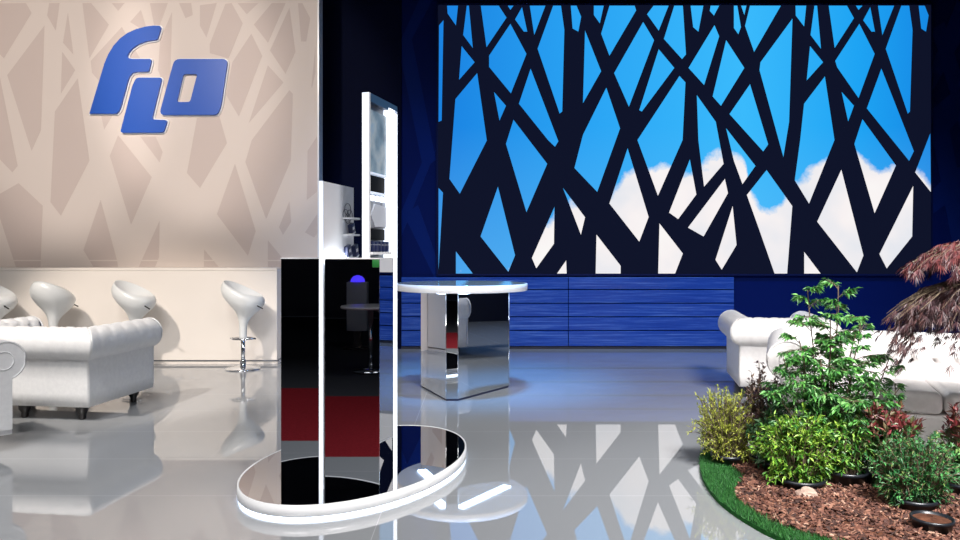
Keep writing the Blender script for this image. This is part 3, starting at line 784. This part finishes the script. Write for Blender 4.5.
# ------------------------------------------------------------------ planted bed
outer_front = [(1.50, 4.86), (1.42, 4.72), (1.345, 4.50), (1.285, 4.25), (1.255, 4.02), (1.25, 3.83), (1.275, 3.62), (1.34, 3.38), (1.50, 3.10), (1.80, 2.86), (2.2, 2.72), (2.7, 2.75), (3.15, 3.05)]
rear = [(3.25, 3.5), (3.15, 4.02), (2.6, 4.28), (1.82, 4.60), (1.70, 4.9)]
def smooth_poly(p, it=2):
    for _ in range(it):
        q = [p[0]]
        for a, b in zip(p[:-1], p[1:]):
            q += [(a[0]*.75+b[0]*.25, a[1]*.75+b[1]*.25), (a[0]*.25+b[0]*.75, a[1]*.25+b[1]*.75)]
        p = q+[p[-1]]
    return p
OF = smooth_poly(outer_front)
inner_front = smooth_poly([(1.56, 4.86), (1.53, 4.70), (1.50, 4.50), (1.52, 4.30), (1.50, 4.13), (1.37, 3.96), (1.34, 3.82), (1.37, 3.60), (1.43, 3.44), (1.58, 3.28), (1.85, 3.06), (2.22, 2.92), (2.65, 2.95), (3.0, 3.2)])
mb = MB(); mb.prism(OF+inner_front[::-1], 0.0, 0.022); turf = mb.build('lawn_strip', M_turf)
tag(turf, 'curved strip of short green grass edging the bark bed', 'lawn', kind='stuff')
def inside(p, poly):
    c = False; n = len(poly)
    for i in range(n):
        a, b = poly[i], poly[(i+1) % n]
        if (a[1] > p[1]) != (b[1] > p[1]) and p[0] < (b[0]-a[0])*(p[1]-a[1])/(b[1]-a[1])+a[0]: c = not c
    return c
OUT = OF+rear; INN = inner_front+[(3.12, 3.5), (3.08, 4.0), (2.58, 4.25), (1.82, 4.57), (1.70, 4.84)]
rnd = random.Random(3)
mb = MB(); nb = 0
while nb < 26000:
    x, y = rnd.uniform(1.2, 2.3), rnd.uniform(2.7, 4.95)
    if not inside((x, y), OUT) or inside((x+rnd.gauss(0, .012), y+rnd.gauss(0, .012)), INN): 
        continue
    h = rnd.uniform(0.012, 0.034); a = rnd.uniform(0, 2*pi); w = 0.0022; lx, ly = rnd.gauss(0, .012), rnd.gauss(0, .012)
    mb.add([(x-w*cos(a), y-w*sin(a), 0.02), (x+w*cos(a), y+w*sin(a), 0.02), (x+lx, y+ly, 0.02+h)], [(0, 1, 2)]); nb += 1
g = mb.build('grass', M_grass, turf, fix=False); g['kind'] = 'stuff'
# bark mulch: a lumpy bed with chips scattered on it
def bed_h(x, y):
    return 0.030+0.012*sin(x*9+1.3)*sin(y*8)+0.008*sin(x*23+y*17)
mb = MB(); mb.prism(INN, 0.0, 0.03)
gx = {}
vs = []; fs = []; stp = 0.03
nx, ny = int(2.0/stp), int(2.1/stp)
for i in range(nx+1):
    for j in range(ny+1):
        x, y = 1.25+i*stp, 2.85+j*stp
        if inside((x, y), INN): gx[(i, j)] = len(vs); vs.append((x, y, bed_h(x, y)+rnd.uniform(-.004, .006)))
for i in range(nx):
    for j in range(ny):
        q = [(i, j), (i+1, j), (i+1, j+1), (i, j+1)]
        if all(k2 in gx for k2 in q): fs.append(tuple(gx[k2] for k2 in q))
mb.add(vs, fs, 0, True)
soil = mb.build('mulch_bed', M_bark, fix=False); tag(soil, 'brown bark mulch bed under the potted shrubs', 'mulch', kind='stuff')
mb = MB(); nb = 0
while nb < 15000:
    x, y = rnd.uniform(1.3, 3.0), rnd.uniform(2.9, 4.7)
    if not inside((x, y), INN): continue
    l, w, t_ = rnd.uniform(0.008, 0.026), rnd.uniform(0.004, 0.010), rnd.uniform(0.002, 0.006)
    Mx = Matrix.Translation((x, y, bed_h(x, y)+rnd.uniform(0.002, 0.016))) @ Matrix.Rotation(rnd.uniform(0, 2*pi), 4, 'Z') @ Matrix.Rotation(rnd.gauss(0, .45), 4, 'Y') @ Matrix.Rotation(rnd.gauss(0, .5), 4, 'X')
    c = [rnd.uniform(0.55, 1) for _ in range(4)]
    vs = [(-l*c[0], -w, 0), (l*c[1], -w*c[2], 0), (l*c[3], w, 0), (-l, w*c[1], 0)]
    vs += [(a*.92, b*.9, t_) for a, b, _ in vs]
    mb.add(vs, [(3,2,1,0), (4,5,6,7), (0,1,5,4), (1,2,6,5), (2,3,7,6), (3,0,4,7)], 0, False, Mx); nb += 1
ch = mb.build('bark_chips', M_chip, soil, fix=False); ch['kind'] = 'stuff'
# pale stone lying on the bark
def rock(name, loc, r, mat, seed, sq=(1, .8, .6)):
    rr = random.Random(seed); bm = bmesh.new(); bmesh.ops.create_icosphere(bm, subdivisions=3, radius=1.0)
    ph = [rr.uniform(0, 6) for _ in range(6)]
    for v in bm.verts:
        p = v.co; k_ = 1+.18*sin(3*p.x+ph[0])*sin(2.6*p.y+ph[1])+.12*sin(5*p.z+ph[2]+3*p.x)+.06*sin(9*p.y+ph[3])
        v.co = Vector((p.x*sq[0], p.y*sq[1], max(p.z, -.4)*sq[2]))*k_*r
    mb = MB(); bm.verts.index_update(); mb.add([tuple(v.co) for v in bm.verts], [tuple(v.index for v in f.verts) for f in bm.faces], 0, False); bm.free()
    return mb.build(name, mat, loc=loc)
p = P(806, 494, 3.84)
tag(rock('stone', (p.x, p.y, 0.05), 0.058, M_stone, 4), 'pale rough stone lying on the bark in front of the yellow-green shrub', 'stone')

# ------------------------------------------------------------------ plants
def pot(r, h, parent, rim=True):
    mb = MB(); mb.lathe([(r*0.8, 0.0), (r*0.97, h-0.02), (r*1.04, h-0.02), (r*1.04, h), (r*0.95, h), (r*0.93, h-0.022), (0.01, h-0.022)], 32)
    return mb.build('pot', M_pot, parent)
def leaf(mb, p, d, up, l, w, fold=0.25, mi=0, droop=0.0):
    """one folded pointed leaf from p along d"""
    d = d.normalized(); side = d.cross(up)
    if side.length < 1e-3: side = Vector((1, 0, 0))
    side.normalize(); nn = side.cross(d)
    m1 = p+d*l*0.45-Vector((0, 0, droop*l*0.15)); tip = p+d*l-Vector((0, 0, droop*l*0.6))
    a = m1+side*w*0.5+nn*w*fold; b = m1-side*w*0.5+nn*w*fold
    mb.add([p, a, m1, b, tip], [(0, 1, 2), (0, 2, 3), (1, 4, 2), (2, 4, 3)], mi, False)
def rvec(r, up=0.0):
    while True:
        v = Vector((r.uniform(-1, 1), r.uniform(-1, 1), r.uniform(-1, 1)))
        if 0.05 < v.length < 1: return (v.normalized()+Vector((0, 0, up))).normalized()
def shrub(name, label, cat, x, y, zb, rx, ry, h, n_twig, leaves, l, w, mats, seed, pr=0.12, ph=0.1, up=0.6, twigw=0.004, group=None, red_top=None, spread=1.0, lowest=0.05, droop=0.2, u0=0.42):
    """a potted bush: branching twigs from the pot, leaves along each twig"""
    r = random.Random(seed); t = thing(name, label, cat, (x, y, zb), 0, group)
    pot(pr, ph, t); st = MB(); fo = MB()
    for i in range(n_twig):
        a = r.uniform(0, 2*pi); q = sqrt(r.random())*spread; z = r.uniform(lowest, 1.0)
        lim = sqrt(max(0.0, 1-((z-0.45)/0.6)**2)) if z > 0.45 else (0.72+0.28*z/0.45)
        jr = r.uniform(.78, 1.14); tip = Vector((rx*q*lim*cos(a)*jr, ry*q*lim*sin(a)*jr, ph+(h-ph)*z*(r.uniform(.86, 1.14) if z > .5 else 1)))
        root = Vector((pr*0.5*q*cos(a), pr*0.5*q*sin(a), ph-0.015))
        mid = root.lerp(tip, 0.55)+Vector((0, 0, 0.12*h)) + rvec(r)*0.02
        pts = [root, root.lerp(mid, .5)+rvec(r)*0.008, mid, mid.lerp(tip, .55)+Vector((0, 0, .02*h)), tip]
        st.tube(pts, twigw, 4, r2=twigw*0.35)
        for k_ in range(leaves):
            u = r.uniform(u0, 1.0) if k_ else 1.0
            s_ = u*4; j = min(3, int(s_)); pp = pts[j].lerp(pts[j+1], s_-j)
            ax = (pts[j+1]-pts[j]).normalized()
            d = (ax*r.uniform(.2, 1.0)+rvec(r, up*.4)*0.9).normalized()
            mi = 0
            if red_top is not None and (pp.z-ph)/(h-ph) > red_top+r.gauss(0, .1): mi = 1
            leaf(fo, pp, d, Vector((0, 0, 1))+rvec(r)*.5, l*r.uniform(.65, 1.15), w*r.uniform(.75, 1.2), mi=mi, droop=droop)
    st.build('stems', M_stem, t, fix=False); fo.build('foliage', mats, t, fix=False)
    return t
ML = leafmat
L_yel = ML('leaf_yellow_green', [(0, rgb(96, 110, 34)), (.4, rgb(151, 163, 55)), (.75, rgb(193, 197, 82)), (1, rgb(126, 135, 64))])
L_cho = ML('leaf_choisya', [(0, rgb(39, 86, 27)), (.35, rgb(76, 128, 35)), (.7, rgb(122, 165, 50)), (1, rgb(158, 187, 76))])
L_cho2 = ML('leaf_choisya_deep', [(0, rgb(29, 79, 32)), (.45, rgb(66, 122, 45)), (.8, rgb(120, 163, 60)), (1, rgb(151, 185, 86))])
L_nan = ML('leaf_nandina', [(0, rgb(24, 69, 31)), (.4, rgb(50, 109, 45)), (.75, rgb(81, 145, 60)), (1, rgb(122, 175, 101))])
L_pho = ML('leaf_photinia_green', [(0, rgb(32, 75, 34)), (.5, rgb(66, 112, 55)), (1, rgb(108, 140, 75))])
L_phr = ML('leaf_photinia_red', [(0, rgb(80, 29, 34)), (.4, rgb(117, 44, 48)), (.65, rgb(131, 74, 65)), (.8, rgb(88, 80, 50)), (1, rgb(67, 88, 48))])
L_dns = ML('leaf_dense_green', [(0, rgb(19, 66, 33)), (.5, rgb(44, 110, 55)), (.85, rgb(77, 145, 77)), (1, rgb(121, 127, 66))])
L_pur = ML('leaf_dark_purple', [(0, rgb(40, 26, 32)), (.5, rgb(68, 44, 46)), (1, rgb(104, 82, 64))])
L_lau = ML('leaf_dark_laurel', [(0, rgb(23, 57, 32)), (.5, rgb(46, 92, 50)), (1, rgb(105, 142, 101))])
L_map2 = ML('leaf_purple_maple', [(0, rgb(37, 19, 26)), (.5, rgb(63, 37, 41)), (.85, rgb(85, 54, 52)), (1, rgb(100, 70, 63))])
L_map = ML('leaf_red_maple', [(0, rgb(47, 21, 27)), (.5, rgb(77, 32, 37)), (.85, rgb(103, 50, 49)), (1, rgb(114, 68, 62))])
def X(px, d): return (px-HX)*d/F
ZB = 0.03
shrub('conifer_shrub', 'fluffy yellow-green shrub at the far left tip of the bed', 'shrub', X(728, 4.5), 4.5, 0.02, .235, .18, .44, 380, 19, .028, .0065, L_yel, 11, .10, .07, up=1.1, droop=0.0, u0=.25, lowest=-.08)
shrub('purple_shrub', 'dark purple twiggy shrub beside the yellow-green one', 'shrub', X(764, 4.46), 4.46, 0.02, .16, .13, .60, 120, 12, .036, .012, L_pur, 12, .08, .07, up=1.0, lowest=.1, twigw=.003)
shrub('laurel_shrub', 'low dark green broad-leaved shrub between the purple twigs and the tall airy green shrub', 'shrub', X(776, 4.33), 4.33, 0.02, .17, .12, .40, 110, 10, .052, .020, L_lau, 13, .08, .07, lowest=-.05)
shrub('choisya_shrub', 'low bright yellow-green leafy shrub at the foot of the tall airy green one', 'shrub', X(800, 4.05), 4.05, 0.015, .29, .15, .40, 330, 18, .040, .0125, L_cho, 14, .13, .07, lowest=-.12)
shrub('choisya_shrub', 'deeper green leafy shrub touching the right side of the yellow-green one', 'shrub', X(846, 4.08), 4.08, 0.015, .19, .13, .40, 200, 16, .042, .013, L_cho2, 15, .11, .10, lowest=.0)
# tall heavenly bamboo: canes carrying tiers of divided leaves
def nandina(x, y):
    r = random.Random(21); t = thing('heavenly_bamboo', 'tall airy green shrub with upright canes rising above the white armchair', 'shrub', (x, y, 0.015))
    pot(.13, .11, t); st = MB(); fo = MB()
    canes = [(-.14, .0, .80), (-.09, .04, 1.09), (-.02, -.04, .92), (.05, .03, 1.11), (.10, -.03, .84), (.16, .03, .92), (.02, .06, .80), (-.22, -.02, .70), (.25, -.02, .70), (-.26, -.04, .52), (.29, -.04, .54), (-.06, -.05, .70), (.13, -.05, .62)]
    for cx, cy, h in canes:
        base = Vector((cx*.35, cy*.6, .09)); top = Vector((cx*1.25, cy*1.2, h))
        pts = [base.lerp(top, i/6)+Vector((r.gauss(0, .006), r.gauss(0, .006), 0)) for i in range(7)]
        st.tube(pts, .0055, 5, r2=.003)
        z = .22+r.uniform(0, .08); ang = r.uniform(0, 2*pi)
        while z < h:
            f = (z-.09)/(h-.09); p0 = base.lerp(top, f)
            ang += 2.4; fr = Vector((cos(ang), sin(ang)*.8, r.uniform(.2, .95))).normalized()
            ln = r.uniform(.13, .25)*(1.05-.6*max(0, f-.6)*1.8)
            if z > h-.16: fr = Vector((cos(ang)*.6, sin(ang)*.6, .7)).normalized(); ln *= .72
            # frond axis droops outward
            ax = [p0+fr*ln*s-Vector((0, 0, .30*ln*s*s)) for s in (0, .25, .5, .75, 1)]
            st.tube(ax, .0024, 4, r2=.001)
            for s in (.32, .5, .66, .82, .97):
                j = min(3, int(s*4)); pp = ax[j].lerp(ax[j+1], s*4-j); d0 = (ax[j+1]-ax[j]).normalized(); sd = d0.cross(Vector((0, 0, 1))).normalized()
                for sg in (-1, 1):
                    bd = (d0*.55+sd*sg*.9-Vector((0, 0, .12))+rvec(r)*.3).normalized(); bl = ln*.40*(1.15-s*.75)
                    st.tube([pp, pp+bd*bl], .001, 3)
                    for q in (.35, .6, .85, 1.0):
                        pq = pp+bd*bl*q
                        for s3 in ((-1, 1) if q < 1 else (0,)):
                            dd = (bd*.75+bd.cross(Vector((0, 0, 1)))*s3*.75+rvec(r)*.45-Vector((0, 0, .25))).normalized()
                            leaf(fo, pq, dd, Vector((0, 0, 1))+rvec(r)*.8, r.uniform(.028, .050), r.uniform(.010, .016), droop=.4)
            z += r.uniform(.040, .066)
    st.build('canes', M_stem, t, fix=False); fo.build('foliage', L_nan, t, fix=False)
nandina(X(830, 4.2), 4.2)
shrub('photinia_shrub', 'red-tipped leafy shrub in a black pot before the white sofa', 'shrub', X(890, 4.0), 4.0, 0.015, .19, .15, .45, 150, 13, .050, .017, [L_pho, L_phr], 16, .11, .11, red_top=.58, lowest=.05, up=1.0)
shrub('photinia_shrub', 'red-tipped leafy shrub at the right edge of the view', 'shrub', X(962, 3.86), 3.86, 0.015, .12, .12, .46, 80, 12, .050, .018, [L_pho, L_phr], 17, .09, .10, red_top=.6, up=1.0)
shrub('dense_shrub', 'dense low dark green shrub in front of the red-tipped one', 'shrub', X(914, 3.72), 3.72, 0.015, .245, .15, .37, 420, 18, .028, .0085, L_dns, 18, .11, .07, up=.7, lowest=-.15, u0=.3)
def bare_pot(px, d, r_, h, label):
    t = thing('plant_pot', label, 'pot', (X(px, d), d, 0.02))
    mb = MB(); mb.lathe([(r_*.82, 0.0), (r_*.98, h-.016), (r_*1.05, h-.016), (r_*1.05, h), (r_*.96, h), (r_*.93, h-.03)], 36, cap=False); mb.lathe([(r_*.82, 0.0), (.002, 0.0)], 36, cap=False); mb.build('shell', M_pot, t)
    mb = MB(); mb.lathe([(r_*.94, h-.012), (r_*.5, h-.004), (.004, h+.002)], 30, cap=False); mb.build('soil', M_bark, t)
bare_pot(932, 3.37, .086, .085, 'round black plant pot sunk in the bark below the dense green shrub')
# red lace-leaf maple arching in from the right
def maple(x, y):
    r = random.Random(31); t = thing('lace_leaf_maple', 'dark red lace-leaf maple arching in from the right', 'tree', (x, y, 0.015))
    pot(.15, .14, t); st = MB(); fo = MB()
    trunk = [Vector((0, 0, .11)), Vector((.03, .01, .45)), Vector((.0, 0, .85)), Vector((-.03, 0, 1.16))]
    st.tube(trunk, .022, 8, r2=.013)
    # two weeping mounds: the upper one small and high, the lower one broad with a hanging curtain
    for (cx, cy, rad, zt_, drop, hang, nl_, nc, mi) in ((-.05, 0, .43, 1.345, .15, .05, 90, 13, 0), (.02, 0, .60, 1.15, .24, .34, 150, 14, 1)):
        for i in range(nl_):
            a = r.uniform(pi*.5, pi*1.6) if r.random() < .8 else r.uniform(-pi/2, pi/2)
            q = sqrt(r.uniform(.08, 1.0))
            def surf(f): return Vector((cx+rad*f*cos(a), cy+rad*.7*f*sin(a), zt_-drop*f*f*f+.012*sin(7*a+i)))
            st0 = trunk[3] if mi == 0 else trunk[2]+Vector((0, 0, .12))
            pts = [st0, st0.lerp(surf(q*.45), .6)+Vector((0, 0, .01)), surf(q*.45), surf(q*.75), surf(q)]
            st.tube(pts, .0035, 4, r2=.001)
            for k_ in range(nc):
                f = q*r.uniform(.5, 1.0)
                pp = surf(f)-Vector((0, 0, hang*max(0, f-.35)/.65*r.random()**1.2))+rvec(r)*.018
                aa = a+r.gauss(0, .6)
                hd = Vector((cos(aa), sin(aa), -r.uniform(.2, 1.0+f*.6))).normalized()
                Lf = r.uniform(.045, .078); sd = hd.cross(Vector((0, 0, 1))).normalized()
                for b in range(7):
                    fa = (b-3)/3
                    dd = (hd*cos(fa*.85)+sd*sin(fa*.85)-Vector((0, 0, .18))).normalized()
                    leaf(fo, pp, dd, Vector((0, 0, 1))+rvec(r)*.4, Lf*(1-.35*abs(fa)), .0058, mi=mi, droop=.5)
    st.build('branches', M_stem, t, fix=False); fo.build('foliage', [L_map, L_map2], t, fix=False)
maple(2.74, 3.92)
